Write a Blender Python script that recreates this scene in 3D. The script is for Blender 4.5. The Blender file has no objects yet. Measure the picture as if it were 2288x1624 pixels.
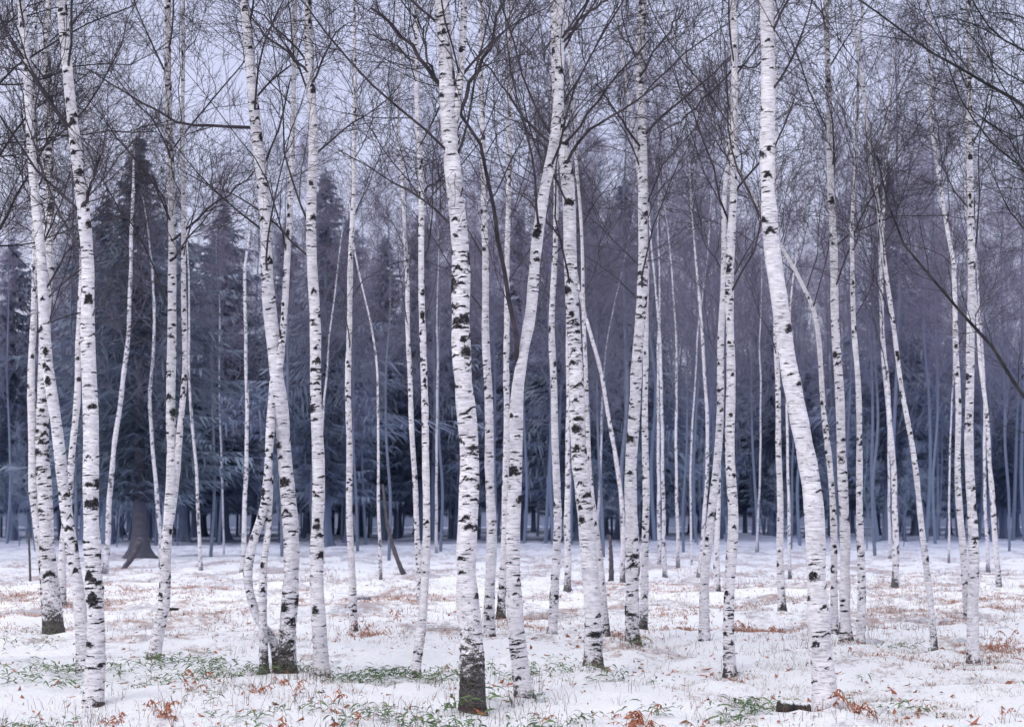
import bpy, math, numpy as np
from mathutils import Vector
rng=np.random.default_rng(7)
FPX=4270.0; CH=1.9; VH=1140.0; CU=1144.0
scene=bpy.context.scene; COL=scene.collection
def dist(v): return CH*FPX/(v-VH)

# ---------------- noise / terrain
TAB=rng.random((256,256))
def vnoise(x,y):
    xi=np.floor(x).astype(int); yi=np.floor(y).astype(int)
    fx=x-xi; fy=y-yi; fx=fx*fx*(3-2*fx); fy=fy*fy*(3-2*fy)
    a=TAB[xi%256,yi%256]; b=TAB[(xi+1)%256,yi%256]; c=TAB[xi%256,(yi+1)%256]; d=TAB[(xi+1)%256,(yi+1)%256]
    return (a*(1-fx)+b*fx)*(1-fy)+(c*(1-fx)+d*fx)*fy-0.5
def ground(x,y):
    x=np.asarray(x,float); y=np.asarray(y,float)
    return (0.20*vnoise(x*0.22+7,y*0.22+3)+0.20*vnoise(x*0.7+31,y*0.6+11)
            +0.13*vnoise(x*2.1+5,y*1.7+77)+0.06*vnoise(x*5.3,y*4.3)+0.025*vnoise(x*12,y*10))

# ---------------- mesh helpers
def make_mesh(name,V,Q=None,T=None,smooth=True,mat=None,attrs=None):
    me=bpy.data.meshes.new(name)
    V=np.ascontiguousarray(V,dtype=np.float32)
    me.vertices.add(len(V)); me.vertices.foreach_set('co',V.ravel())
    parts=[];st=[];o=0
    if Q is not None and len(Q):
        parts.append(np.asarray(Q).ravel()); st.append(np.arange(len(Q))*4); o=len(Q)*4
    if T is not None and len(T):
        parts.append(np.asarray(T).ravel()); st.append(o+np.arange(len(T))*3)
    L=np.concatenate(parts).astype(np.int32); S=np.concatenate(st).astype(np.int32)
    me.loops.add(len(L)); me.loops.foreach_set('vertex_index',L)
    me.polygons.add(len(S)); me.polygons.foreach_set('loop_start',S)
    me.update(calc_edges=True)
    me.polygons.foreach_set('use_smooth',np.full(len(S),smooth))
    if attrs:
        for k,a in attrs.items():
            at=me.attributes.new(k,'FLOAT','POINT'); at.data.foreach_set('value',np.ascontiguousarray(a,dtype=np.float32).ravel())
    if mat: me.materials.append(mat)
    return me
def add_obj(name,data,loc=(0,0,0),parent=None,**props):
    ob=bpy.data.objects.new(name,data); COL.objects.link(ob)
    if parent is not None: ob.parent=parent
    ob.location=loc
    for k,v in props.items(): ob[k]=v
    return ob
def norm(a): return a/np.maximum(np.linalg.norm(a,axis=-1,keepdims=True),1e-9)
def tube(P,R,s):
    P=np.asarray(P,float); N,K,_=P.shape
    T=norm(np.gradient(P,axis=1)) if K>1 else P
    M=np.abs(norm(P[:,-1]-P[:,0])); ref=np.zeros((N,3)); ref[np.arange(N),np.argmin(M,axis=1)]=1
    if N==1: ref=np.array([[0,1.,0]])
    e1=norm(np.cross(ref[:,None,:],T)); e2=np.cross(T,e1)
    th=np.arange(s)*2*np.pi/s
    R=np.asarray(R,float)
    if R.ndim==2: R=np.repeat(R[:,:,None],s,axis=2)
    V=P[:,:,None,:]+R[...,None]*(np.cos(th)[None,None,:,None]*e1[:,:,None,:]+np.sin(th)[None,None,:,None]*e2[:,:,None,:])
    n=np.arange(N)[:,None,None]*K*s; k=np.arange(K-1)[None,:,None]*s; i=np.arange(s)[None,None,:]; j=(i+1)%s
    a=n+k+i; b=n+k+j; Q=np.stack([a,b,b+s,a+s],axis=-1).reshape(-1,4)
    return V.reshape(-1,3),Q
def merge(lst):
    Vs=[];Qs=[];o=0
    for V,Q in lst:
        Vs.append(V);Qs.append(Q+o);o+=len(V)
    return np.concatenate(Vs),np.concatenate(Qs)
def resample(P,K):
    P=np.asarray(P,float); s=np.concatenate([[0],np.cumsum(np.linalg.norm(np.diff(P,axis=0),axis=1))])
    t=np.linspace(0,s[-1],K); return np.stack([np.interp(t,s,P[:,i]) for i in range(3)],axis=1)
def catmull(P,n=12):
    P=np.asarray(P,float); Q=np.vstack([2*P[0]-P[1],P,2*P[-1]-P[-2]]); out=[]
    t=np.linspace(0,1,n,endpoint=False)[:,None]
    for i in range(1,len(Q)-2):
        a,b,c,d=Q[i-1],Q[i],Q[i+1],Q[i+2]
        out.append(0.5*((2*b)+(-a+c)*t+(2*a-5*b+4*c-d)*t*t+(-a+3*b-3*c+d)*t**3))
    out.append(Q[-2][None]); return np.vstack(out)

def grow(P,R,n,t0,t1,ang,L,K,up=0.0,curve=0.0,jit=0.12,rr=0.6,rmin=0.003,tipk=0.35,rcap=1.0,g=rng):
    N,K0,_=P.shape
    t=t0+(t1-t0)*(np.arange(n)[None,:]+g.random((N,n)))/n
    f=t*(K0-1); i=np.clip(f.astype(int),0,K0-2); w=(f-i)[...,None]; r=np.arange(N)[:,None]
    pos=P[r,i]*(1-w)+P[r,i+1]*w; T=norm(P[r,i+1]-P[r,i]); rad=(R[r,i]*(1-w[...,0])+R[r,i+1]*w[...,0])
    q=g.normal(size=(N,n,3)); perp=norm(q-(q*T).sum(-1,keepdims=True)*T)
    a=ang*(0.6+0.8*g.random((N,n,1)))
    D=np.cos(a)*T+np.sin(a)*perp; D[...,2]+=up; D=norm(D)
    LL=L*(0.4+0.95*g.random((N,n)))*(1.1-0.6*t)
    pos=pos.reshape(-1,3); D=D.reshape(-1,3); LL=LL.reshape(-1); rad=rad.reshape(-1)
    out=np.zeros((len(pos),K,3)); out[:,0]=pos; d=D.copy()
    for k in range(1,K):
        out[:,k]=out[:,k-1]+d*(LL/(K-1))[:,None]
        d=d+jit*g.normal(size=d.shape); d[:,2]+=curve; d=norm(d)
    r0=np.minimum(np.maximum(rad*rr,rmin),rcap); tt=np.linspace(0,1,K)[None,:]
    RR=np.maximum(r0[:,None]*(1-tt*(1-tipk)),rmin*0.7)
    return out,RR

# ---------------- materials
def newmat(name):
    m=bpy.data.materials.new(name); m.use_nodes=True; nt=m.node_tree
    b=nt.nodes['Principled BSDF']; b.inputs['Roughness'].default_value=0.85
    b.inputs['Specular IOR Level'].default_value=0.2
    return m,nt,b
def N(nt,t,**kw):
    n=nt.nodes.new(t)
    for k,v in kw.items(): setattr(n,k,v)
    return n
def noise(nt,vec,scale,detail=4,rough=0.55):
    n=N(nt,'ShaderNodeTexNoise'); n.inputs['Scale'].default_value=scale; n.inputs['Detail'].default_value=detail
    n.inputs['Roughness'].default_value=rough; nt.links.new(vec,n.inputs['Vector']); return n.outputs['Fac']
def mapr(nt,val,a,b,c=0,d=1,smooth=False):
    n=N(nt,'ShaderNodeMapRange'); 
    if smooth: n.interpolation_type='SMOOTHSTEP'
    for i,v in enumerate((a,b,c,d)): n.inputs[1+i].default_value=v
    nt.links.new(val,n.inputs[0]); return n.outputs[0]
def mth(nt,op,a,b):
    n=N(nt,'ShaderNodeMath',operation=op)
    for i,v in enumerate((a,b)):
        if isinstance(v,(int,float)): n.inputs[i].default_value=v
        else: nt.links.new(v,n.inputs[i])
    return n.outputs[0]
def mixc(nt,f,a,b):
    n=N(nt,'ShaderNodeMix',data_type='RGBA')
    if isinstance(f,(int,float)): n.inputs[0].default_value=f
    else: nt.links.new(f,n.inputs[0])
    for i,v in ((6,a),(7,b)):
        if isinstance(v,tuple): n.inputs[i].default_value=(*v,1)
        else: nt.links.new(v,n.inputs[i])
    return n.outputs[2]
def scalev(nt,vec,s):
    n=N(nt,'ShaderNodeMapping'); n.inputs['Scale'].default_value=s; nt.links.new(vec,n.inputs['Vector']); return n.outputs[0]
def haze(nt,col,hz,y0,y1,fm,low=None):  # aerial haze painted into the base colour, stronger with world Y
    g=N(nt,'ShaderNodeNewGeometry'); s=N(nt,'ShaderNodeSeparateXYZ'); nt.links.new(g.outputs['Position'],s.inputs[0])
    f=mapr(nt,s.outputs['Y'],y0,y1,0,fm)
    if low:   # painted mist tint, bluer near the ground
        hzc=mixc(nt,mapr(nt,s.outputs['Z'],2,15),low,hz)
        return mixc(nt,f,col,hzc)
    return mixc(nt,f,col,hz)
def bump(nt,b,h,st,dist_):
    n=N(nt,'ShaderNodeBump'); n.inputs['Strength'].default_value=st; n.inputs['Distance'].default_value=dist_
    nt.links.new(h,n.inputs['Height']); nt.links.new(n.outputs[0],b.inputs['Normal'])

def bark_mat():
    m,nt,b=newmat('birch_bark')
    tc=N(nt,'ShaderNodeTexCoord').outputs['Object']
    oi=N(nt,'ShaderNodeObjectInfo').outputs['Random']
    white=mixc(nt,mapr(nt,noise(nt,scalev(nt,tc,(3,3,7)),2.0,6,0.65),0.40,0.72),(0.78,0.765,0.795),(0.47,0.46,0.51))
    white=mixc(nt,mapr(nt,oi,0,1,0,0.25),white,(0.74,0.68,0.68))
    fine=mapr(nt,noise(nt,scalev(nt,tc,(8,8,75)),1.0,5,0.7),0.51,0.67,0,0.65)
    c=mixc(nt,fine,white,(0.32,0.30,0.34))
    reg=mapr(nt,noise(nt,tc,1.6,2),0.4,0.62,0.0,0.08)
    d1=mapr(nt,mth(nt,'ADD',noise(nt,scalev(nt,tc,(6,6,70)),1.3,3,0.6),reg),0.66,0.695,0,0.92)
    c=mixc(nt,d1,c,(0.05,0.045,0.05))
    ma=N(nt,'ShaderNodeAttribute',attribute_name='mark').outputs['Fac']
    nz=noise(nt,scalev(nt,tc,(1,1,1.8)),32,6,0.8)
    mv=mth(nt,'ADD',ma,mth(nt,'MULTIPLY',mth(nt,'SUBTRACT',nz,0.5),2.6))
    mk=mapr(nt,mv,0.33,0.49,0,1)
    nd=noise(nt,tc,60,4,0.7)
    c=mixc(nt,mk,c,mixc(nt,mapr(nt,nd,0.5,0.72),(0.010,0.009,0.012),(0.14,0.13,0.135)))
    da=N(nt,'ShaderNodeAttribute',attribute_name='dirt').outputs['Fac']
    nz2=noise(nt,scalev(nt,tc,(1,1,1.5)),14,8,0.82)
    dv=mth(nt,'ADD',da,mth(nt,'MULTIPLY',mth(nt,'SUBTRACT',nz2,0.5),4.2))
    c=mixc(nt,mapr(nt,dv,0.52,0.66,0,0.96),c,mixc(nt,mapr(nt,nd,0.42,0.66),(0.010,0.009,0.010),(0.12,0.11,0.10)))
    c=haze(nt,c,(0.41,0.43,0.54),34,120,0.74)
    nt.links.new(c,b.inputs['Base Color'])
    hh=mth(nt,'SUBTRACT',mth(nt,'MULTIPLY',fine,-0.6),mth(nt,'MULTIPLY',mk,0.8))
    bump(nt,b,hh,0.7,0.015)
    return m
BARK=bark_mat()
def twig_mat(name,c1,c2,hz,y0,y1,fm,low=None):
    m,nt,b=newmat(name); tc=N(nt,'ShaderNodeTexCoord').outputs['Object']
    c=mixc(nt,mapr(nt,noise(nt,tc,6,3),0.35,0.65),c1,c2)
    c=haze(nt,c,hz,y0,y1,fm,low); nt.links.new(c,b.inputs['Base Color']); return m
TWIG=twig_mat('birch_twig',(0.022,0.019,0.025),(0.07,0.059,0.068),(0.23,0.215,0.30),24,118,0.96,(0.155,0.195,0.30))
DARKBARK=twig_mat('dark_bark',(0.012,0.012,0.015),(0.05,0.05,0.054),(0.14,0.13,0.22),25,110,0.8)
BTRUNK=twig_mat('grey_bark',(0.07,0.075,0.10),(0.15,0.16,0.20),(0.165,0.18,0.26),30,110,0.97,(0.145,0.185,0.28))
FROST=twig_mat('frosted_twig',(0.09,0.11,0.155),(0.23,0.28,0.36),(0.20,0.25,0.35),50,110,0.75)
RUSTBARK=twig_mat('rust_bark',(0.05,0.042,0.045),(0.10,0.085,0.09),(0.13,0.15,0.22),45,110,0.85)
def conifer_mat():
    m,nt,b=newmat('spruce_needle'); tc=N(nt,'ShaderNodeTexCoord').outputs['Object']
    c=mixc(nt,mapr(nt,noise(nt,tc,1.5,4),0.35,0.65),(0.045,0.068,0.068),(0.075,0.10,0.10))
    g=N(nt,'ShaderNodeNewGeometry'); s=N(nt,'ShaderNodeSeparateXYZ'); nt.links.new(g.outputs['Normal'],s.inputs[0])
    nz=noise(nt,tc,2.2,5,0.7)
    up=mapr(nt,mth(nt,'ABSOLUTE',s.outputs['Z'],0),0.7,1.0)
    sn=mth(nt,'MULTIPLY',up,mapr(nt,nz,0.56,0.66,0,0.15))
    c=mixc(nt,sn,c,(0.30,0.36,0.43))
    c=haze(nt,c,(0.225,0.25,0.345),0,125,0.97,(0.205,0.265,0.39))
    nt.links.new(c,b.inputs['Base Color']); return m
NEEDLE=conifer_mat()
def snow_mat():
    m,nt,b=newmat('snow'); g=N(nt,'ShaderNodeNewGeometry').outputs['Position']
    n1=noise(nt,scalev(nt,g,(1,0.45,1)),0.5,6,0.65)
    n2=noise(nt,scalev(nt,g,(1,0.6,1)),6,7,0.78)
    mix=mth(nt,'ADD',mth(nt,'MULTIPLY',n1,0.6),mth(nt,'MULTIPLY',n2,0.4))
    s=N(nt,'ShaderNodeSeparateXYZ'); nt.links.new(g,s.inputs[0])
    far=mapr(nt,s.outputs['Y'],21,36,0,0.06)
    pm=mapr(nt,mth(nt,'ADD',mix,far),0.548,0.62,0,0.9)
    c=mixc(nt,pm,(0.90,0.915,0.95),mixc(nt,mapr(nt,noise(nt,g,1.2,3),0.42,0.62),(0.38,0.25,0.21),(0.41,0.42,0.48)))
    sp=mth(nt,'MULTIPLY',mapr(nt,noise(nt,scalev(nt,g,(1,0.5,1)),28,3,0.6),0.61,0.69,0,0.75),mapr(nt,n1,0.46,0.6,0.06,1))
    c=mixc(nt,sp,c,(0.20,0.16,0.14))
    c=haze(nt,c,(0.32,0.37,0.54),38,120,0.93)
    nt.links.new(c,b.inputs['Base Color'])
    b.inputs['Roughness'].default_value=0.6
    bump(nt,b,noise(nt,g,11,7,0.74),0.8,0.09)
    return m
SNOW=snow_mat()
def plain(name,c1,c2,sc=8,rough=0.7,trans=0):
    m,nt,b=newmat(name); g=N(nt,'ShaderNodeNewGeometry').outputs['Position']
    c=mixc(nt,mapr(nt,noise(nt,g,sc,4),0.35,0.65),c1,c2); nt.links.new(c,b.inputs['Base Color'])
    b.inputs['Roughness'].default_value=rough; return m
GREEN=plain('bamboo_grass_leaf',(0.03,0.075,0.038),(0.14,0.20,0.08),6,0.5)
RUST=plain('dry_fern_leaf',(0.18,0.06,0.035),(0.42,0.17,0.09),20)
WITH=plain('withered_blade',(0.28,0.12,0.08),(0.46,0.30,0.23),1.5)
STRAW=plain('dry_grass_blade',(0.18,0.125,0.095),(0.42,0.34,0.28),3)
BROWN=plain('dry_stem',(0.07,0.04,0.035),(0.20,0.10,0.08),3)
WOODD=plain('rotten_wood',(0.012,0.012,0.012),(0.06,0.05,0.045),12)

# ---------------- birches
WS=0.92
def px(u,v,d,dy=0): return np.array([(u-CU)/FPX*d, d+dy, CH-(v-VH)/FPX*d])
def marks(S,R,sides,near,g,dense=1.0):
    K=len(S); th=np.arange(sides)*2*np.pi/sides; F=np.zeros((K,sides)); 
    ds=S[1]-S[0]; Ltot=S[-1]
    if near>0: dense=dense*(0.75 if near==1 else 0.6)
    ph=g.random()*6
    def put(cnt,wr,hr,kr,big=False):
        for _ in range(cnt):
            s0=g.random()*Ltot
            if g.random()>0.5+0.5*math.sin(s0*2.3+ph)*math.sin(s0*0.9+2*ph): continue
            j=min(int(s0/ds),K-1); r=R[j]; t0=g.random()*2*np.pi
            w=r*g.uniform(*wr); h=max(g.uniform(*hr),ds*0.75)*(0.6+0.4*min(1,r/0.09)); k=g.uniform(*kr)
            lo=max(0,int((s0-0.28)/ds)); hi=min(K,int((s0+0.16)/ds)+2)
            x=((th-t0+np.pi)%(2*np.pi)-np.pi)*r
            dz=(S[lo:hi]-s0)[:,None]+k*np.abs(x)[None,:]
            f=1.15-np.sqrt((x[None,:]/w)**2+(dz/h)**2)
            F[lo:hi]=np.maximum(F[lo:hi],f)
    put(int(Ltot*15*dense),(0.4,1.1),(0.015,0.045),(0.1,1.2))
    put(int(Ltot*3.4*dense),(0.6,1.3),(0.045,0.09),(0.0,0.7))
    put(int(Ltot*52*dense),(0.3,1.3),(0.008,0.014),(-0.1,0.35))
    return np.clip(F,0,1.2)
def stem(pts3,w0,w1,near,g,base=True,dark=0.3,dense=1.0):
    C=catmull(pts3,10); L=np.linalg.norm(np.diff(C,axis=0),axis=1).sum()
    ds=0.012 if near==0 else (0.02 if near==1 else 0.045); sides=26 if near==0 else (16 if near==1 else 10)
    K=max(8,int(L/ds)); P=resample(C,K); S=np.linspace(0,L,K)
    R=w0/2+(w1/2-w0/2)*(S/L)**0.8
    P[:,0]+=0.014*np.sin(S*3.1+g.random()*6)*(R/0.1); P[:,1]+=0.05*np.sin(S*0.9+g.random()*6)
    R=R*(1+0.055*np.interp(S,np.linspace(0,L,max(4,int(L*5))),g.normal(size=max(4,int(L*5)))))
    if base: R=R*(1+0.42*np.exp(-S/0.10)+0.10*np.exp(-S/0.5))
    M=marks(S,R,sides,near,g,dense)
    th=np.arange(sides)*2*np.pi/sides
    RV=R[:,None]*(1+0.07*np.clip(M-0.3,0,1))
    if base:
        ph=g.random()*6; RV=RV*(1+0.14*np.exp(-S/0.14)[:,None]*np.sin(3*th+ph)[None,:]+0.10*np.exp(-S/0.08)[:,None]*np.sin(5*th+ph*2)[None,:])
    V,Q=tube(P[None],RV[None],sides)
    D=np.zeros((K,sides))
    if base: 
        D+= (1.05*np.exp(-(S/max(dark,0.02))**1.4)+0.22*np.exp(-(S/1.8)**2))[:,None]
        D*=1+0.4*np.sin(th+g.random()*6)[None,:]
    return V,Q,M.ravel(),D.ravel(),P,R
BIRCH=[]
def crown_for(P,R,d,g,zlo,limbs=24,explicit=None,dens=1.0,Ls=2.6,rmin=None,H=None,n3=2):
    rmin=rmin or (0.0019+0.00004*d)
    idx=np.where(P[:,2]>zlo)[0]
    sets=[]
    if len(idx)>4 and limbs>0:
        A=P[idx[0]:]; k=40; ii=np.linspace(0,len(A)-1,k).astype(int); A=A[ii][None]; B=R[idx[0]:][ii][None]
        l0,r0=grow(A,B,limbs,0.0,0.98,0.78,Ls*1.05,10,up=0.22,curve=0.025,jit=0.12,rr=0.28,rmin=0.005,tipk=0.3,rcap=0.014,g=g)
        sets.append((l0,r0))
    if explicit:
        for pl,wa,wb in explicit:
            q=[px(u,v,d) for u,v in pl]; n=len(q); off=g.uniform(-1,1)*0.5
            for i in range(n): q[i][1]+=off*i/n*1.5
            q=resample(catmull(q,6),10); q+=g.normal(size=q.shape)*0.015
            sets.append((q[None],np.linspace(wa,wb,10)[None]*d/FPX/2))
    if not sets: return None
    l0=np.concatenate([s[0] for s in sets]); r0=np.concatenate([s[1] for s in sets])
    nb=max(4,int(8*dens))
    l1,r1=grow(l0,r0,nb,0.12,1.0,0.76,Ls*0.48,8,up=0.14,curve=0.01,jit=0.13,rr=0.52,rmin=rmin*1.3,g=g,rcap=0.0055)
    l2,r2=grow(l1,r1,7,0.08,1.0,0.70,Ls*0.24,5,up=0.09,curve=-0.005,jit=0.16,rr=0.6,rmin=rmin,g=g,rcap=0.0031)
    l3,r3=grow(l2,r2,n3,0.2,1.0,0.65,Ls*0.12,3,up=0.02,curve=-0.02,jit=0.16,rr=0.7,rmin=rmin*0.8,g=g,rcap=0.0026)
    return merge([tube(l0,r0,5),tube(l1,r1,4),tube(l2,r2,3),tube(l3,r3,3)])
def birch(pts,wb,wt,forks=(),dark=0.25,H=None,limbs=12,explicit=None,zlo=4.4,label=None,dens=1.0,Ls=2.5,base_v=None,seed=None,md=1.0):
    g=np.random.default_rng(1000+len(BIRCH) if seed is None else seed)
    ub,vb=pts[0]; d=dist(base_v or vb); wb=wb*WS; wt=wt*WS
    if d<32 and (ub<420 or ub>1800): limbs=int(limbs*1.35); dens*=1.35
    near=0 if d<24 else (1 if d<42 else 2)
    B=px(ub,vb,d); zg=float(ground(B[0],B[1]))
    q=[px(u,v,d) for u,v in pts]; dz=zg-q[0][2]
    for i,p in enumerate(q):
        p[2]+=dz*max(0,1-i/3.0)
        p[1]+=g.normal()*0.03
    q[0][2]-=0.08
    H=H or g.uniform(12.5,15.5); Z=q[-1][2]; dr=(q[-1]-q[-2]); dr=dr/abs(dr[2]); w_top=wt*d/FPX
    w0=wb*d/FPX
    parts=[]
    V,Q,M,D,P,R=stem(q,w0,w_top,near,g,True,dark,md)
    parts.append((V,Q,M,D))
    stems=[]
    if Z<H-0.8:
        n=max(2,int((H-Z)/1.2)); e=[P[-1]]; cur=P[-1].copy(); sl=dr.copy()
        for i in range(n):
            sl[0]=sl[0]*0.85+g.normal()*0.05; sl[1]=sl[1]*0.85+g.normal()*0.05; sl[2]=1
            cur=cur+sl*(H-Z)/n; e.append(cur.copy())
        V2,Q2,M2,D2,P2,R2=stem(e,R[-1]*2,0.016,max(near,1),g,False)
        parts.append((V2,Q2,M2,D2)); stems.append((np.vstack([P,P2]),np.concatenate([R,R2])))
    else: stems.append((P,R))
    for fp,fa,fb,ext in forks:
        q=[px(u,v,d,g.normal()*0.03) for u,v in fp]
        if fp[0][1]>1380: q[0][2]=min(q[0][2],zg)-0.05
        j=np.argmin(np.linalg.norm(P[:,[0,2]]-q[0][[0,2]],axis=1)); q[0][1]=P[j,1]
        if ext:
            Z2=q[-1][2]; dd=(q[-1]-q[-2]); dd=dd/abs(dd[2])
            for i in range(3): q.append(q[-1]+dd*(H*0.93-Z2)/3*np.array([0.7,1,1]))
        V3,Q3,M3,D3,P3,R3=stem(q,WS*fa*d/FPX,(0.02 if ext else WS*fb*d/FPX),near,g,fp[0][1]>1380,0.25)
        parts.append((V3,Q3,M3,D3))
        if ext: stems.append((P3,R3))
    o=0;Vs=[];Qs=[]
    for V,Q,M,D in parts: Vs.append(V);Qs.append(Q+o);o+=len(V)
    base=np.array([B[0],B[1],zg])
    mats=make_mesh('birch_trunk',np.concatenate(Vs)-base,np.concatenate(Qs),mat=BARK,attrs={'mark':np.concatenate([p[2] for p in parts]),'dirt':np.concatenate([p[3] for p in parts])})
    e=add_obj('birch_tree',None,tuple(base),label=label or 'slender white birch with black-flecked bark standing in snow',category='birch tree',group='birch trees in the snowy grove')
    e.empty_display_size=0.3
    add_obj('trunk',mats,parent=e)
    cr=[]
    for i,(P,R) in enumerate(stems):
        c=crown_for(P,R,d,g,zlo,limbs if i==0 else limbs//2,explicit if i==0 else None,dens,Ls)
        if c: cr.append(c)
    V,Q=merge(cr)
    add_obj('crown',make_mesh('birch_crown',V-base,Q,mat=TWIG,smooth=False),parent=e)
    BIRCH.append(e)

# near trees
birch([(188,1500),(180,1400),(155,1200),(130,1000),(108,800),(95,600),(75,400),(60,200),(48,0)],34,19,dark=0.1,label='slim birch leaning over beside a thicker birch, pale bark')
birch([(118,1415),(112,1300),(98,1100),(96,900),(105,700),(110,500),(108,300),(104,120)],44,20,
  forks=[([(108,1395),(92,1250),(76,1080),(72,900),(75,700),(76,560)],28,16,True)],dark=0.35,md=1.6,label='multi-stemmed birch clump with dark mossy base')
birch([(137,1350),(142,1240),(156,1050),(170,900),(180,700),(185,560)],22,12,label='thin birch behind a birch clump')
birch([(210,1562),(211,1480),(213,1350),(210,1200),(205,1050),(200,900),(197,750),(195,600),(180,450),(165,300),(147,150),(135,0)],50,24,dark=0.10,md=1.2,
  explicit=[([(180,480),(200,430),(218,390),(232,360)],9,5)],label='tall white birch with flared base and black bark scars')
birch([(340,1465),(350,1420),(368,1330),(375,1200),(382,1050),(382,900),(382,700),(385,550),(380,400),(378,200),(375,0)],30,15,
  forks=[([(378,1180),(393,1080),(404,950),(410,800),(410,600),(408,380)],18,10,True)],dark=0.12,md=1.2,
  explicit=[([(384,540),(430,490),(500,430),(560,370)],6,3),([(384,530),(360,440),(330,380)],5,3)],label='slender birch curving at its foot with a second stem')
birch([(640,1497),(645,1420),(650,1300),(645,1150),(635,1000),(626,900),(615,830),(605,720),(600,600),(590,450),(575,300),(560,150),(545,0)],44,23,
  forks=[([(624,825),(634,720),(641,600),(650,400),(655,200),(657,0)],18,12,True),
         ([(626,1482),(606,1428),(576,1378),(557,1300),(565,1225),(592,1120),(604,980),(612,850)],22,20,False),
         ([(594,1415),(590,1290),(598,1180),(605,1060)],22,16,False)],dark=0.36,md=1.0,
  explicit=[([(560,290),(470,280),(400,268),(330,232),(270,195),(200,150)],8,3)],label='birch forking low into several stems, dark root base')
birch([(716,1502),(712,1350),(710,1200),(710,1050),(708,900),(703,750),(697,600),(697,450),(698,300),(692,150),(688,0)],37,20,dark=0.08,
  explicit=[([(692,170),(640,110),(590,70),(540,10)],7,3),([(700,180),(730,110),(770,50)],6,3)],label='straight white birch with torn bark on its side')
birch([(792,1405),(787,1300),(782,1150),(780,1000),(778,850),(780,700),(785,550),(790,400),(795,200)],19,10,dark=0.1)
birch([(925,1500),(935,1450),(945,1370),(950,1250),(953,1100),(950,950),(945,800),(942,600),(940,400),(932,200),(930,0)],23,11,dark=0.1,
  explicit=[([(943,430),(970,400),(1000,370)],5,3),([(933,150),(880,90),(820,60)],5,3)],label='thin birch with a foot bent to one side')
birch([(938,1352),(932,1200),(925,1050),(918,900),(912,750),(908,600),(900,430)],15,9,label='thin pale birch with fine black flecks')
birch([(1057,1572),(1050,1420),(1045,1300),(1047,1150),(1045,1000),(1037,850),(1030,700),(1025,550),(1015,400),(1003,250),(994,120),(985,0)],58,36,
  forks=[([(1012,300),(1024,210),(1030,120),(1038,0)],20,14,True)],dark=0.56,md=1.25,
  explicit=[([(1000,225),(960,160),(910,90),(830,20)],12,6),([(1030,250),(1050,190),(1085,130),(1110,60),(1140,0)],10,5),([(985,205),(960,150),(940,60)],7,4),
            ([(1030,270),(1010,340),(960,380)],4,2)],label='thick white birch with heavy black scars and blackened base')
birch([(1172,1552),(1156,1450),(1150,1350),(1148,1200),(1150,1050),(1155,900),(1167,810),(1185,700),(1195,570),(1215,440),(1236,335),(1247,200),(1250,60)],42,20,dark=0.12,md=0.7,
  forks=[],explicit=[([(1160,815),(1153,760),(1140,690),(1117,570),(1098,440),(1078,345),(1040,270),(1020,200)],12,7)],label='birch leaning across, with a thin reddish side stem')
birch([(1322,1492),(1326,1350),(1310,1200),(1297,1050),(1290,900),(1281,750),(1277,600),(1270,450),(1256,300),(1245,150),(1240,0)],44,27,dark=0.26,md=1.2,
  explicit=[([(1262,370),(1310,300),(1380,260),(1470,200)],8,3),([(1255,330),(1310,260),(1370,190),(1440,110)],7,3),([(1245,330),(1180,270),(1120,180),(1050,90)],7,3),
            ([(1250,90),(1300,40),(1360,0)],8,5)],label='tall birch crossing a leaning one, dark flared base')
birch([(1093,1420),(1095,1350),(1097,1200),(1095,1050),(1091,900),(1085,700),(1083,500),(1078,300),(1075,150)],29,11,dark=0.15)
birch([(1120,1380),(1125,1250),(1130,1100),(1132,900),(1132,700),(1135,500),(1137,300),(1140,60)],20,9)
birch([(1232,1422),(1240,1330),(1245,1200),(1243,1050),(1238,900),(1233,750),(1238,600),(1243,450)],23,12,dark=0.1)
birch([(1268,1315),(1268,1200),(1268,1100),(1270,900),(1268,700)],18,8)
birch([(1358,1442),(1347,1330),(1330,1180),(1318,1050),(1310,900)],18,10)
birch([(1416,1452),(1413,1300),(1412,1150),(1412,1000),(1420,850),(1432,700),(1435,550),(1437,400),(1432,200),(1436,0)],36,19,dark=0.38,md=1.5,
  explicit=[([(1428,330),(1380,260),(1330,200)],6,3),([(1440,300),(1510,230),(1580,170),(1650,100)],7,3),([(1432,170),(1480,90),(1530,30)],6,3)],label='straight birch with mossy blackened foot')
birch([(1435,1408),(1440,1300),(1442,1150),(1442,1000),(1442,800),(1446,600)],20,12)
birch([(1392,1300),(1390,1130),(1375,1020),(1355,900),(1335,800),(1300,680)],13,8,label='thin slanting birch in the deeper grove')
birch([(1631,1502),(1632,1300),(1637,1150),(1633,1000),(1632,850),(1630,700),(1632,550),(1637,400),(1640,200),(1637,0)],30,14,dark=0.22,
  explicit=[([(1632,440),(1680,380),(1740,310),(1790,200)],6,3),([(1640,160),(1600,190),(1540,250),(1480,290)],6,3),([(1640,150),(1700,160)],5,3)],label='straight slim birch with dark foot')
birch([(1577,1447),(1573,1300),(1588,1180),(1600,1050),(1608,900),(1612,750),(1617,600),(1620,430)],26,12,dark=0.08,label='slim birch curving gently near its base')
birch([(1602,1325),(1603,1200),(1606,1050),(1605,900)],16,9)
birch([(1560,1290),(1572,1180),(1582,1000),(1575,850),(1562,650)],10,7)
birch([(1840,1577),(1838,1480),(1832,1350),(1825,1230),(1814,1110),(1798,1000),(1778,890),(1757,785),(1738,680),(1724,570),(1717,450),(1715,300),(1716,150),(1713,0)],56,32,dark=0.05,limbs=7,md=0.5,
  label='large smooth white birch leaning and bending upward')
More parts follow.
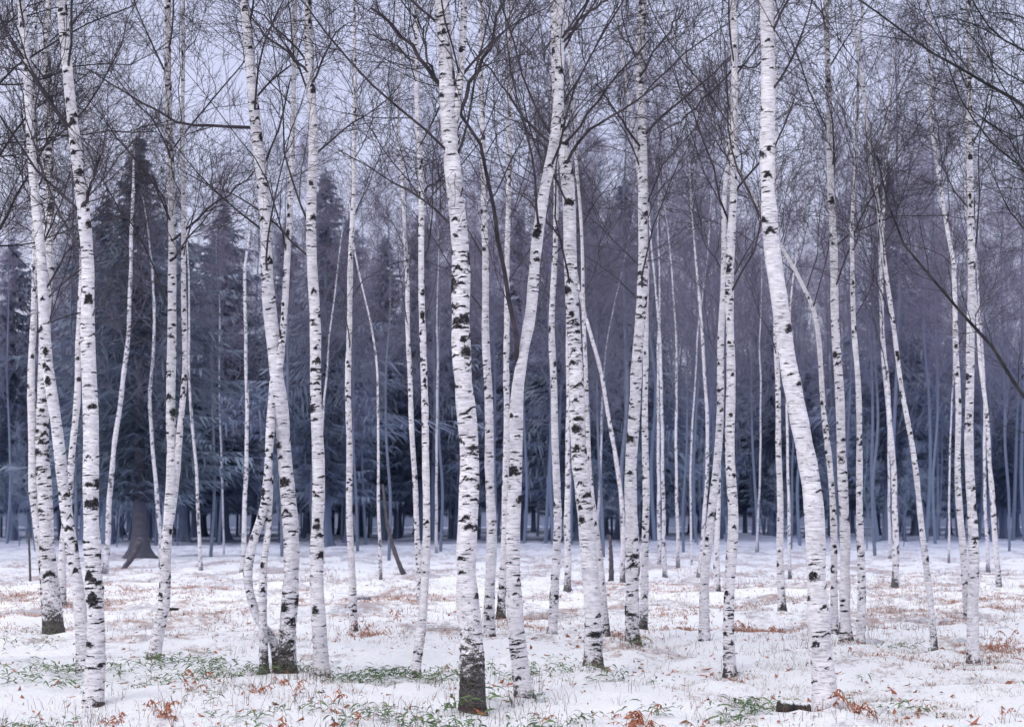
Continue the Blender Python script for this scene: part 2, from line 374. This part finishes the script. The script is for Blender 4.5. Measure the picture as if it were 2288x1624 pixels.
birch([(1745,1362),(1743,1200),(1742,1050),(1738,850),(1733,700),(1730,560)],20,9)
birch([(1890,1442),(1886,1200),(1882,1050),(1877,900),(1870,750),(1865,600),(1857,400),(1848,200),(1845,0)],29,13,dark=0.14)
birch([(1865,1432),(1861,1200),(1855,1050),(1840,900),(1825,720),(1788,620),(1745,545)],20,9,H=11)
birch([(1924,1445),(1926,1300),(1923,1150),(1920,1000),(1915,850),(1905,700),(1903,500)],23,9,dark=0.1)
birch([(2087,1450),(2075,1300),(2056,1150),(2038,1000),(2015,850),(1995,700),(1975,550),(1955,400)],17,9,label='thin birch leaning steadily to one side')
birch([(2000,1318),(2002,1180),(1997,1050),(1985,900),(1970,700),(1972,500),(1980,330)],17,7)
birch([(2176,1472),(2179,1370),(2175,1250),(2172,1100),(2167,950),(2167,800),(2170,650),(2168,500),(2165,300),(2165,100)],30,12,dark=0.14,label='straight birch with dark lower foot')
birch([(2166,1385),(2155,1270),(2145,1150),(2140,1050),(2138,900),(2135,750),(2130,600)],20,11)
birch([(2232,1320),(2225,1200),(2213,1050),(2205,950),(2190,800)],15,9)
birch([(235,1282),(240,1200),(250,1050),(268,900),(285,750),(292,600),(297,430)],15,8,label='thin birch leaning back among bare trees')
birch([(362,1262),(358,1180),(345,1050),(335,900),(345,750),(340,600)],12,6)
birch([(450,1280),(445,1200),(438,1050),(425,900)],10,6)
birch([(542,1285),(548,1100),(552,950),(550,800),(546,600)],12,7)
for (a,b,w) in [((1473,1262),(1470,780),10),((1485,1285),(1478,850),11),((1516,1270),(1512,820),9),((1765,1290),(1758,900),9),((1545,1262),(1555,820),6),
    ((722,1262),(724,900),8),((852,1300),(845,930),9),((975,1240),(978,800),8),((2210,1275),(2200,900),10),((1990,1250),(1985,950),9),((330,1245),(300,880),7),((1330,1240),(1345,900),7),((2120,1262),(2128,900),6),
    ((500,1235),(490,900),5),((1690,1238),(1700,850),6)]:
    u0,v0=a;u1,v1=b; m=((u0+u1)/2+rng.normal()*6,(v0+v1)/2)
    birch([a,m,b],w,w*0.6,dens=0.9,limbs=10)

# ---------------- dark trees whose limbs reach in
def dark_tree(ub,vb,w,limbset,label,nl=10,zlo=4.5,dens=1.5):
    g=np.random.default_rng(int(abs(ub))); d=dist(vb); B=px(ub,vb,d); zg=float(ground(B[0],B[1])); base=np.array([B[0],B[1],zg])
    C=[B+np.array([0,0,z]) + np.array([0.25*math.sin(z*0.6),0.2*math.sin(z*0.5),0]) for z in (-0.1,1,2.5,4,5.5,7,8.5,10)]
    P=resample(catmull(C,8),60); R=np.linspace(w*d/FPX/2,0.04,60)
    V,Q=tube(P[None],R[None],14)
    e=add_obj('bare_tree',None,tuple(base),label=label,category='tree',group='dark bare trees')
    add_obj('trunk',make_mesh('dark_trunk',V-base,Q,mat=DARKBARK),parent=e)
    ex=[]
    for pl,wa,wb in limbset:
        v0=pl[0][1]; z=CH-(v0-VH)/FPX*d; j=np.argmin(np.abs(P[:,2]-(z-0.3)))
        uu=CU+P[j,0]/P[j,1]*FPX; vv=VH-(P[j,2]-CH)/d*FPX
        ex.append(([(uu,vv)]+pl,wa*0.62,wb*0.6))
    V,Q=crown_for(P,R,d,g,zlo,nl,ex,dens,2.4,rmin=0.0024,n3=2)
    add_obj('crown',make_mesh('dark_crown',V-base,Q,mat=DARKBARK,smooth=False),parent=e)
dark_tree(2440,1510,70,[([(2380,990),(2288,900),(2215,800),(2150,720),(2060,620),(2000,540),(1960,440),(1935,370)],18,6),
  ([(2380,320),(2288,240),(2180,185),(2060,110),(1980,60),(1900,0)],16,6),([(2380,200),(2288,130),(2200,80),(2140,10)],12,5),
  ([(2380,470),(2290,390),(2200,330),(2120,220),(2080,120)],10,4),([(2390,80),(2300,40),(2200,10)],9,3),([(2390,260),(2280,300),(2200,260),(2130,280)],8,3),
  ([(2390,150),(2290,190),(2210,150),(2120,60)],8,3),([(2390,600),(2300,520),(2240,440),(2210,350)],8,3)],
  'dark bare tree with lichen-grey limbs reaching over snow',14,4.5,2.0)
dark_tree(-90,1480,60,[([(-40,560),(10,480),(50,390),(90,310),(160,210)],12,4),([(-40,420),(10,340),(80,250),(200,170)],11,4),([(-40,270),(20,180),(110,120),(210,70),(320,30)],11,4),
  ([(-40,150),(30,60),(120,20)],9,4),([(-30,330),(40,320),(130,310),(250,300),(360,310)],8,3),([(-40,60),(60,20),(180,-20)],8,3),([(-40,200),(80,190),(200,160),(330,150),(420,100)],8,3)],
  'dark bare tree with dense twiggy limbs',14,4.2,2.1)

# ---------------- background bare trees
def bare_variant(seed,H,lean=0.0,limbs=30,zl=0.34,cm_=None,tm_=None,rb=0.085,rmin=0.006,Ls=2.7):
    g=np.random.default_rng(seed); C=[np.array([lean*z+0.08*g.normal()*(z>0)*H/15,0.1*g.normal()*(z>0),z]) for z in np.linspace(-0.3,H,7)]
    P=resample(catmull(C,8),60); R=np.linspace(rb,0.012,60)
    V,Q=tube(P[None],R[None],8)
    tm=make_mesh('bare_tree_trunk',V,Q,mat=tm_ or BTRUNK)
    V,Q=crown_for(P,R,100,g,H*zl,limbs,None,0.9,Ls,rmin=rmin)
    cm=make_mesh('bare_tree_crown',V,Q,mat=cm_ or TWIG,smooth=False)
    return tm,cm
BV=[bare_variant(50+i,H,l) for i,(H,l) in enumerate([(17,0.02),(18,-0.03),(16,0.04),(19,0.0),(15,0.05),(18,-0.02)])]
FV=[bare_variant(70+i,H,l,16,0.15,FROST,BTRUNK,0.035,0.004,1.7) for i,(H,l) in enumerate([(5,0.1),(6.5,-0.12),(4,0.2)])]
def place_bare(x,y,s=1.0,VV=None,nm='bare_tree',lab='bare grey-trunked tree with fine purple twigs in haze',cat='tree',grp='bare trees of the far wood',sz=1):
    VV=VV or BV
    tm,cm=VV[rng.integers(len(VV))]; z=float(ground(x,y))
    e=add_obj(nm,None,(x,y,z),label=lab,category=cat,group=grp)
    e.rotation_euler=(0,0,rng.random()*6.28); e.scale=(s,s,s*sz)
    add_obj('trunk',tm,parent=e); add_obj('crown',cm,parent=e)
for i in range(24):
    y=rng.uniform(70,95); place_bare(rng.uniform(-0.30,0.30)*y,y,rng.uniform(0.8,1.0))
for i in range(245):
    y=104+ (rng.random()**0.85)*58; x=rng.uniform(-0.31,0.31)*y
    s=rng.uniform(0.95,1.5)*(0.88 if x<-0.05*y else 1.05)
    place_bare(x,y,s)
for i in range(26):
    y=rng.uniform(84,125); x=rng.uniform(-0.30,0.30)*y
    place_bare(x,y,rng.uniform(0.6,1.2),FV,'bare_sapling','frosted pale bare sapling at the misty wood edge','sapling','frosted saplings at the wood edge')

# ---------------- spruces
def spruce_geo(seed,H,Rm,full=True):
    g=np.random.default_rng(seed); nl=int(H*3.0); nb=9
    z=np.linspace(0.16*H,H*0.985,nl)
    lump=1+0.3*np.interp(z,np.linspace(0,H,14),g.normal(size=14)); lump=np.repeat(lump,nb)
    zz=np.repeat(z,nb)+g.normal(size=nl*nb)*0.18; a=g.random(nl*nb)*6.283
    L=Rm*np.clip(1-zz/H,0.01,1)**0.85*(0.35+0.85*g.random(nl*nb))*lump*(1+0.25*np.sin(a*2+zz*0.7)); L=np.where(zz<0.25*H,L*0.7,L)+0.08
    K=6; t=np.linspace(0,1,K)
    D=np.stack([np.cos(a),np.sin(a)],1)
    P=np.zeros((len(a),K,3)); P[:,:,0]=D[:,0:1]*L[:,None]*t; P[:,:,1]=D[:,1:2]*L[:,None]*t
    P[:,:,2]=zz[:,None]+L[:,None]*(-0.45*t+0.25*t**2)+0.04*g.normal(size=(len(a),K))
    tb=tube(P,np.linspace(0.025,0.008,K)[None]*np.ones((len(a),1)),3)
    m=38 if full else 12
    tt=0.1+0.9*g.random((len(a),m)); f=tt*(K-1); i=np.clip(f.astype(int),0,K-2); w=(f-i)[...,None]; r=np.arange(len(a))[:,None]
    pos=P[r,i]*(1-w)+P[r,i+1]*w; T=norm(P[r,i+1]-P[r,i]); side=np.stack([-T[...,1],T[...,0],0*T[...,0]],-1)*np.where(g.random((len(a),m))<0.5,-1,1)[...,None]
    ln=(0.22+0.42*g.random((len(a),m)))[...,None]*(0.35+0.38*L[:,None,None])*(1.15-0.6*tt[...,None])
    tip=pos+(side*0.75+T*0.6)*ln; tip[...,2]-=ln[...,0]*(0.1+1.2*g.random((len(a),m)))
    wd=(0.025+0.035*g.random((len(a),m)))[...,None]*(1 if full else 2.2)
    p1=pos+T*wd; p2=pos-T*wd; p2[...,2]-=wd[...,0]*0.8
    TV=np.stack([p1,p2,tip],2).reshape(-1,3)
    return tb,TV,P
def spruce_variant(seed,H,Rm,flare=0.5,tmat=None):
    (V,Q),TV,_=spruce_geo(seed,H,Rm); n=len(V)
    T=np.arange(len(TV)).reshape(-1,3)+n
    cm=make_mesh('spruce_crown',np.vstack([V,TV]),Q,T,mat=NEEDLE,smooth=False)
    zc=np.concatenate([[-0.3,0,0.2,0.45,0.8,1.3],np.linspace(2.4,H*1.01,10)]); C=np.stack([0*zc,0*zc,zc],1)
    R=np.interp(zc,[0,H],[0.18,0.015])*(1+flare*np.exp(-np.clip(zc,0,9)/0.5))
    th=np.arange(20)*2*np.pi/20; RV=R[:,None]*(1+0.3*np.exp(-np.clip(zc,0,9)/0.5)[:,None]*np.sin(4*th+seed)[None,:]+0.15*np.exp(-np.clip(zc,0,9)/0.4)[:,None]*np.sin(7*th)[None,:])
    V,Q=tube(C[None],RV[None],20); tm=make_mesh('spruce_trunk',V,Q,mat=tmat or BTRUNK)
    return tm,cm,H
SV=[spruce_variant(80,18,3.4),spruce_variant(81,18,3.9),spruce_variant(82,18,3.1),spruce_variant(83,18,3.6)]
SPEC=spruce_variant(84,18,4.0,1.3,RUSTBARK)
def place_spruce(x,y,H,wd=None,var=None):
    tm,cm,h=var or SV[rng.integers(4)]; s=H/h
    e=add_obj('spruce_tree',None,(x,y,float(ground(x,y))),label='dark blue-green spruce at the misty wood edge' if var is None else 'tall dark spruce with broad spreading root base',category='spruce tree',group='spruces at the wood edge')
    e.scale=(s*(wd or rng.uniform(0.9,1.15)),)*2+(s,); e.rotation_euler=(0,0,rng.random()*6)
    add_obj('trunk',tm,parent=e); add_obj('crown',cm,parent=e)
place_spruce((312-CU)/FPX*76,76,CH+(VH-300)/FPX*76,1.7,SPEC)
for u,vt,d,wd in [(728,380,104,1.5),(500,455,118,1.6),(640,490,126,1.4),(940,475,116,1.5),(1300,400,116,1.5),(1392,410,118,1.5),(1985,370,122,1.3),(410,520,114,1.6),(190,500,114,1.5),(30,530,116,1.5),(240,430,104,1.5),(780,480,112,1.3),(1160,480,122,1.4),(860,530,120,1.5),(1240,470,120,1.4)]:
    place_spruce((u-CU)/FPX*d,d,CH+(VH-vt)/FPX*d,wd)
for i in range(75):
    y=rng.uniform(132,168); x=rng.uniform(-0.31,0.31)*y; place_spruce(x,y,rng.uniform(11,15)+(2.5 if x<0 else 0),1.5)
Vs=[];Ts=[];o=0
geos=[spruce_geo(90+i,17,3.2,False) for i in range(3)]
for i in range(170):
    (V,Q),TV,_=geos[i%3]; y=rng.uniform(168,218); x=rng.uniform(-0.42,0.42)*y; a=rng.random()*6.28; s=rng.uniform(0.8,1.2); c,sn=math.cos(a)*s*1.4,math.sin(a)*s*1.4
    R=np.array([[c,-sn,0],[sn,c,0],[0,0,s]]); T0=np.array([x,y,0])
    Vs.append(TV@R.T+T0); Ts.append(np.arange(len(TV)).reshape(-1,3)+o); o+=len(TV)
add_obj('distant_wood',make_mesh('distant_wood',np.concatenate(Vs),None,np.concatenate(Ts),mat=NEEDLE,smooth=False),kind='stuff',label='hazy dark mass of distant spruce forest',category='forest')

# ---------------- ground
xs=np.sinh(np.linspace(-1,1,620)*4.6)/math.sinh(4.6)*700
ys=np.concatenate([np.linspace(-80,14,20),14.2+ (np.linspace(0,1,680)**1.9)*110,np.linspace(130,900,40)])
X,Y=np.meshgrid(xs,ys); Zg=ground(X,Y)
V=np.stack([X,Y,Zg],-1).reshape(-1,3); nx=len(xs); ny=len(ys)
a=(np.arange(ny-1)[:,None]*nx+np.arange(nx-1)[None,:]).ravel(); Q=np.stack([a,a+1,a+nx+1,a+nx],1)
add_obj('ground',make_mesh('ground',V,Q,mat=SNOW),kind='structure',label='snow-covered forest floor with dry grass showing through',category='ground')
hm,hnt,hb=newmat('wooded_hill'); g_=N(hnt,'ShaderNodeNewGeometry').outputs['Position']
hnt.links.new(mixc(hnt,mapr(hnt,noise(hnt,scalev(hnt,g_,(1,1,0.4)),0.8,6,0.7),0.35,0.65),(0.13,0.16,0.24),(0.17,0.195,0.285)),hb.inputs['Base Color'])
hx=np.linspace(-500,500,120); hy=np.array([225,232,245,270,330,420]); hz=np.array([-1,9,14,19,24,10.])
X,Y=np.meshgrid(hx,hy); Z=hz[:,None]*(1+0.35*vnoise(X*0.02,Y*0.02))+1.2*vnoise(X*0.3,Y*0.3)
V=np.stack([X,Y,Z],-1).reshape(-1,3); a=(np.arange(5)[:,None]*120+np.arange(119)[None,:]).ravel()
add_obj('hill',make_mesh('hill',V,np.stack([a,a+1,a+121,a+120],1),mat=hm),kind='structure',label='low wooded hill lost in winter haze',category='hill')

# ---------------- grass, ferns, bamboo grass
def blades(n,xy,h,w,lean,g):
    z=ground(xy[:,0],xy[:,1]); a=g.random(n)*6.283; H=h*(0.3+g.random(n)**1.5*1.3); d=np.stack([np.cos(a),np.sin(a)],1)
    le=lean*H*g.random(n); b=g.random(n)*6.283; sd=np.stack([np.cos(b),np.sin(b),0*b],1)*w[:,None]
    p0=np.column_stack([xy,z-0.01]); p1=p0+np.column_stack([d*le[:,None]*0.4,H*0.6]); p2=p0+np.column_stack([d*le[:,None]*1.3,H*0.95])
    V=np.stack([p0-sd,p0+sd,p1+sd*0.8,p1-sd*0.8,p2],1).reshape(-1,3); i=np.arange(n)*5
    return V,np.stack([i,i+1,i+2,i+3],1),np.stack([i+3,i+2,i+4],1)
g=np.random.default_rng(5)
def scatter(n,y0,y1,thr,seed):
    y=y0+(y1-y0)*g.random(n*9)**1.1; x=g.uniform(-0.32,0.32,n*9)*y
    dn=vnoise(x*0.35+seed,y*0.2+seed)+0.7*vnoise(x*1.1+seed,y*0.5)+0.7*vnoise(x*4,y*2.2+seed)
    k=dn>thr*(0.6+0.8*g.random(len(x))); xy=np.stack([x[k],y[k]],1)[:n]; return xy
def spots(lst):
    o=[]
    for u,v,su,sv,n in lst:
        uu=u+g.normal(size=n)*su; vv=np.clip(v+g.normal(size=n)*sv,1215,1621); d=CH*FPX/(vv-VH); o.append(np.stack([(uu-CU)/FPX*d,d],1))
    return np.concatenate(o)
WSP=[(860,1338,60,5,1500),(960,1325,50,6,700),(60,1330,70,9,1300),(200,1345,60,6,700),(300,1325,80,6,1000),(470,1318,70,6,800),(1530,1398,35,5,900),(1655,1415,28,4,700),(1490,1312,70,5,800),(1500,1370,50,5,400),
  (2220,1350,45,9,1100),(2230,1445,45,8,900),(2120,1385,40,7,500),(1740,1420,35,5,500),(2080,1320,60,6,500),(1990,1370,50,5,400),(830,1410,30,4,400),(680,1350,50,5,400),(1640,1345,50,5,300),(1180,1400,30,5,300),(2000,1470,60,6,300),(480,1380,50,5,350),(1380,1440,50,5,300)]
for nm,n,y0,y1,thr,h,w,mat,lab,le in [('dry_grass',22000,16.3,42,0.28,0.055,0.0015,STRAW,'thin pale dry grass blades poking through snow',2.0),
     ('dry_weeds',9500,16.3,60,0.18,0.14,0.0018,BROWN,'sparse reddish brown dry weed stems in snow',0.9),
     ('withered_grass',11000,27,78,0.32,0.055,0.005,WITH,'patches of rust-brown withered grass in snow',2.4)]:
    xy=scatter(n,y0,y1,thr,{'dry_grass':3,'dry_weeds':40,'withered_grass':71}[nm])
    if nm=='withered_grass': xy=np.concatenate([xy,spots(WSP)])
    if nm=='dry_weeds': xy=np.concatenate([xy,spots([(u,v,26,5,50) for u,v in [(1057,1580),(1172,1560),(210,1572),(640,1505),(716,1508),(925,1506),(1322,1500),(1840,1585),(1631,1508),(1416,1458),(1577,1452),(2176,1478),(1890,1448)]])])
    n=len(xy)
    V,Q,T=blades(n,xy,h,np.full(n,w)*(1+xy[:,1]/60),le,g)
    add_obj(nm,make_mesh(nm,V,Q,T,mat=mat,smooth=False),kind='stuff',label=lab,category='grass')
n=9500; y=16.3+38*g.random(n)**1.2; x=g.uniform(-0.3,0.3,n)*y; k=vnoise(x*0.8+9,y*0.5)+0.25*g.normal(size=n)>0.0; x=x[k];y=y[k];n=len(x); z=ground(x,y)+0.008; s=0.008+0.022*g.random(n)
c=np.stack([x,y,z],1); A=g.normal(size=(n,3))*s[:,None]; Bv=g.normal(size=(n,3))*s[:,None]; 
V=np.stack([c-A,c+Bv*0.6,c+A,c-Bv*0.6],1); V[...,2]=np.maximum(V[...,2],z[:,None]); V=V.reshape(-1,3)
add_obj('leaf_litter',make_mesh('leaf_litter',V,np.arange(n*4).reshape(-1,4),mat=RUST,smooth=False),kind='stuff',label='scattered small rust-brown leaves on snow',category='leaves')
def leafset(g,n,hmax,L,spread,W):
    Vs=[];Qs=[];o=0
    for i in range(n):
        a=g.random()*6.283; b=np.array([g.normal()*spread,g.normal()*spread,g.uniform(0.02,hmax)]); l=L*g.uniform(0.6,1.2)
        d=np.array([math.cos(a),math.sin(a),g.uniform(0.0,1.1)]); d/=np.linalg.norm(d); s=np.array([-math.sin(a),math.cos(a),g.uniform(-.6,.6)])
        pr=[(0,0.25),(0.3,1),(0.65,0.8),(1,0.03)]; rows=[]
        for t,w in pr:
            c=b+d*l*t+np.array([0,0,-0.55*l*t*t]); rows+= [c-s*W*w,c+s*W*w]
        Vs+=rows
        for k in range(3): Qs.append([o+2*k,o+2*k+1,o+2*k+3,o+2*k+2])
        o+=8
    return np.array(Vs),np.array(Qs)
def fern_geo(g):
    Vs=[];Qs=[];Ts=[]
    for f in range(g.integers(3,6)):
        a=g.random()*6.283; l=g.uniform(0.09,0.22); up=g.uniform(0.7,2.0); K=9
        P=[np.array([math.cos(a)*l*t*0.8,math.sin(a)*l*t*0.8,l*up*t-l*up*0.65*t*t*t]) for t in np.linspace(0,1,K)]
        V,Q=tube(np.array(P)[None],np.full((1,K),0.0028),3); o=len(Vs); Vs+=list(V); Qs+=list(Q+o)
        s=np.array([-math.sin(a),math.cos(a),0])
        for k in range(3,K):
            for sg in (-1,1):
                if g.random()<0.25: continue
                L=0.07*(1-0.6*k/K)*g.uniform(0.5,1.3); c=P[k]; tip=c+s*sg*L*0.8+np.array([g.normal()*0.015,g.normal()*0.015,-L*g.uniform(0.3,1.1)])
                dd=(P[k]-P[k-1])*0.45; o=len(Vs); Vs+=[c-dd,c+dd,tip]; Ts.append([o,o+1,o+2])
    return np.array(Vs),np.array(Qs),np.array(Ts)
FM=[]
for i in range(10):
    V,Q,T=fern_geo(np.random.default_rng(200+i)); FM.append(make_mesh('fern_clump',V,Q,T,mat=RUST,smooth=False))
SM=[]
for i in range(5):
    gg=np.random.default_rng(300+i); V,Q=leafset(gg,20,0.14,0.17,0.11,0.012); SM.append(make_mesh('bamboo_grass_clump',V,Q,mat=GREEN,smooth=True))
def plant(nm,meshes,u,v,s,lab,cat,grp):
    d=dist(v); x=(u-CU)/FPX*d; ob=add_obj(nm,meshes[g.integers(len(meshes))],(x,d,float(ground(x,d))-0.01),label=lab,category=cat,group=grp)
    ob.rotation_euler=(0,0,g.random()*6.28); ob.scale=(s,s,s*g.uniform(0.8,1.1))
for u,v,s in [(440,1545,1.1),(430,1550,.8),(575,1555,.8),(590,1560,.8),(655,1555,.9),(370,1604,1.0),(360,1600,1),(265,1600,.9),(250,1590,.8),(385,1612,1),(745,1572,.9),(755,1590,.8),(640,1616,.9),(615,1614,.9),(1440,1606,1.2),(1420,1610,1.1),(1460,1614,1.1),(1400,1614,.9),(1430,1616,1.2),(1915,1606,1.1),(1930,1612,.9),(1900,1612,1.),(1540,1618,.9),(1560,1612,.8),(1650,1420,1),(1530,1400,1),(1500,1405,1),(812,1408,1),(790,1412,1),(985,1500,.7),(1665,1425,1),(2220,1450,1),(2255,1430,1),(2120,1350,1),(2225,1360,1.1),(1735,1425,1),(880,1390,1),(1365,1590,.6),(1210,1592,.8),(1105,1610,.7),(20,1600,.7),(800,1612,.8),(660,1560,.7),(630,1545,.7),(2060,1600,.7),(2240,1600,.7)]:
    plant('dry_fern',FM,u,v,s*1.15,'rust-brown withered fern clump poking through snow','fern','withered ferns in snow')
for u,v,s in [(1640,1596,1),(1670,1590,1),(1690,1598,.9),(1620,1600,.8),(920,1606,1.1),(950,1612,1),(870,1600,.9),(990,1602,.9),(1030,1612,1),(700,1590,.8),(820,1595,.9),(2000,1596,.9),(1150,1606,.9),(1195,1600,.9),(1025,1578,1.2),(1095,1560,1.0),(1370,1515,1),(1250,1500,.7),(1340,1500,.7),(345,1475,.9),(355,1480,.7),(120,1415,.8),(1430,1455,1),(1195,1555,.8),(480,1600,.7),(150,1600,.6),(90,1600,.7),(1290,1595,.7),(2080,1610,.8),(560,1605,.8),(1480,1600,.7),(760,1608,.9),(620,1590,.6),(1230,1612,.9)]:
    plant('bamboo_grass',SM,u,v,s,'low green bamboo grass clump in snow','bamboo grass','bamboo grass clumps in snow')
Vs=[];Qs=[];o=0
for (u,v,su,sv,n) in [(330,1497,90,9,28),(470,1495,100,9,42),(560,1500,70,8,22),(830,1508,75,7,32),(930,1510,90,7,34),(1050,1510,70,8,12),(1240,1505,70,6,12),(60,1515,80,10,28),(150,1512,50,9,14),(60,1595,60,12,9),(1150,1506,60,6,8),(1660,1590,50,9,5),(2050,1450,50,4,7),(950,1605,90,9,6),(30,1440,60,8,10),(420,1470,60,8,8),(300,1560,90,14,5),(1340,1600,300,12,12),(1500,1530,400,25,10),(600,1570,300,20,8)]:
    for _ in range(n):
        uu=u+g.normal()*su; vv=min(max(v+g.normal()*sv,1300),1621); d=dist(vv); x=(uu-CU)/FPX*d
        V,Q=leafset(g,8,0.12,0.14,0.11,0.0088); V=V+np.array([x,d,float(ground(x,d))])
        Vs.append(V);Qs.append(Q+o);o+=len(V)
add_obj('bamboo_grass_cover',make_mesh('bamboo_grass_cover',np.concatenate(Vs),np.concatenate(Qs),mat=GREEN),kind='stuff',label='low straggling green bamboo grass carpet in snow',category='ground cover')

# ---------------- logs, stake, dead tree
def log_obj(name,pl,w,label,cat,cap=True,mat=WOODD,sides=12,lie=True):
    d=dist(pl[0][1]); q=[px(u,v,d) for u,v in pl]; gz=float(ground(q[0][0],q[0][1])); q[0][2]=gz-(0 if lie else 0.05)
    if lie:
        for p in q: p[2]=float(ground(p[0],p[1]))+w[0]*0.4
    base=q[0].copy(); P=resample(catmull(q,6),24); gg=np.random.default_rng(int(pl[0][0]))
    R=np.linspace(w[0],w[1],24)[:,None]*(1+0.14*gg.normal(size=(24,sides))); R[0]*=0.5 if lie else 1.3;R[-1]*=0.5
    V,Q=tube(P[None],R[None],sides); c=len(V); V=np.vstack([V,P[0],P[-1]]); T=[[c,(i+1)%sides,i] for i in range(sides)]+[[c+1,c-sides+i,c-sides+(i+1)%sides] for i in range(sides)]
    ob=add_obj(name,make_mesh(name,V-base,Q,np.array(T),mat=mat),tuple(base),label=label,category=cat)
    if cap:
        P2=P[2:-2]+np.array([0,0,w[0]*0.75]); R2=np.linspace(w[0]*0.8,w[1]*0.7,20)[:,None]*(1+0.1*gg.normal(size=(20,sides))); R2[0]*=0.2;R2[-1]*=0.2
        V,Q=tube(P2[None],R2[None],sides); V[:,2]=P2[:,2].repeat(sides)+(V[:,2]-P2[:,2].repeat(sides))*0.45
        add_obj('snow_cap',make_mesh('snow_cap',V-base,Q,mat=SNOW),parent=ob)
    return ob
log_obj('fallen_log',[(1735,1596),(1770,1594),(1812,1592)],(0.075,0.06),'short black rotten log capped with snow','log')
log_obj('fallen_log',[(735,1340),(760,1338),(775,1336)],(0.04,0.03),'dark fallen log lying in snow','log',True,RUSTBARK)
log_obj('fallen_log',[(785,1335),(808,1334),(828,1333)],(0.03,0.05),'pale broken log end lying in snow','log',True,BTRUNK)
log_obj('fallen_branch',[(352,1368),(378,1367),(400,1370)],(0.035,0.02),'small dark branch lying in snow','branch',True)
log_obj('wooden_stake',[(68,1292),(66,1240),(64,1188)],(0.035,0.03),'brown wooden stake standing in snow','stake',False,RUSTBARK,8,False)
log_obj('dead_trunk',[(903,1285),(885,1240),(866,1170),(855,1080)],(0.07,0.03),'dark dead trunk leaning in the wood edge','dead tree',False,RUSTBARK,10,False)
log_obj('uprooted_root',[(275,1268),(292,1248),(305,1225),(316,1200)],(0.08,0.12),'dark twisted root rising from snow at the wood edge','root',False,RUSTBARK,10,False)
log_obj('dead_trunk',[(1366,1290),(1365,1240),(1363,1195)],(0.08,0.04),'short dark dead stem standing in snow','dead tree',False,RUSTBARK,10,False)

# ---------------- light
w=bpy.data.worlds.new('World'); scene.world=w; w.use_nodes=True; nt=w.node_tree; nt.nodes.clear()
out=N(nt,'ShaderNodeOutputWorld'); b1=N(nt,'ShaderNodeBackground'); b2=N(nt,'ShaderNodeBackground'); ad=N(nt,'ShaderNodeAddShader')
sky=N(nt,'ShaderNodeTexSky'); sky.sky_type='NISHITA'; sky.sun_disc=False; sky.sun_elevation=math.radians(50); sky.sun_rotation=math.radians(218); sky.dust_density=3
nt.links.new(sky.outputs[0],b1.inputs[0]); b1.inputs[1].default_value=0.05
tc=N(nt,'ShaderNodeTexCoord').outputs['Generated']
cl=mixc(nt,mapr(nt,noise(nt,tc,3,4),0.35,0.65),(0.61,0.61,0.83),(0.73,0.72,0.93))
# overcast sky: brighter towards the zenith
sz=N(nt,'ShaderNodeSeparateXYZ'); nt.links.new(tc,sz.inputs[0])
cl=mixc(nt,mapr(nt,sz.outputs['Z'],0.25,0.9),cl,(1.40,1.39,1.46))
nt.links.new(cl,b2.inputs[0]); b2.inputs[1].default_value=0.86
nt.links.new(b1.outputs[0],ad.inputs[0]); nt.links.new(b2.outputs[0],ad.inputs[1]); nt.links.new(ad.outputs[0],out.inputs[0])
sl=bpy.data.lights.new('sun','SUN'); sl.energy=1.3; sl.angle=math.radians(20); sl.color=(1,0.97,0.95)
so=bpy.data.objects.new('sun',sl); COL.objects.link(so)
dirv=Vector((math.sin(math.radians(218)),math.cos(math.radians(218)),math.tan(math.radians(50))))
so.rotation_euler=dirv.to_track_quat('Z','Y').to_euler()
# ---------------- camera
cam=bpy.data.cameras.new('camera'); co=bpy.data.objects.new('camera',cam); COL.objects.link(co)
co.location=(0,0,CH); co.rotation_euler=(math.radians(90),0,0)
cam.sensor_width=36; cam.lens=36*FPX/2288; cam.shift_y=(VH-811)/2288; cam.clip_end=2000; cam.clip_start=0.1
cam.dof.use_dof=True; cam.dof.focus_distance=21; cam.dof.aperture_fstop=3.6
scene.camera=co
scene.view_settings.view_transform='Standard'; scene.view_settings.look='None'; scene.view_settings.exposure=0
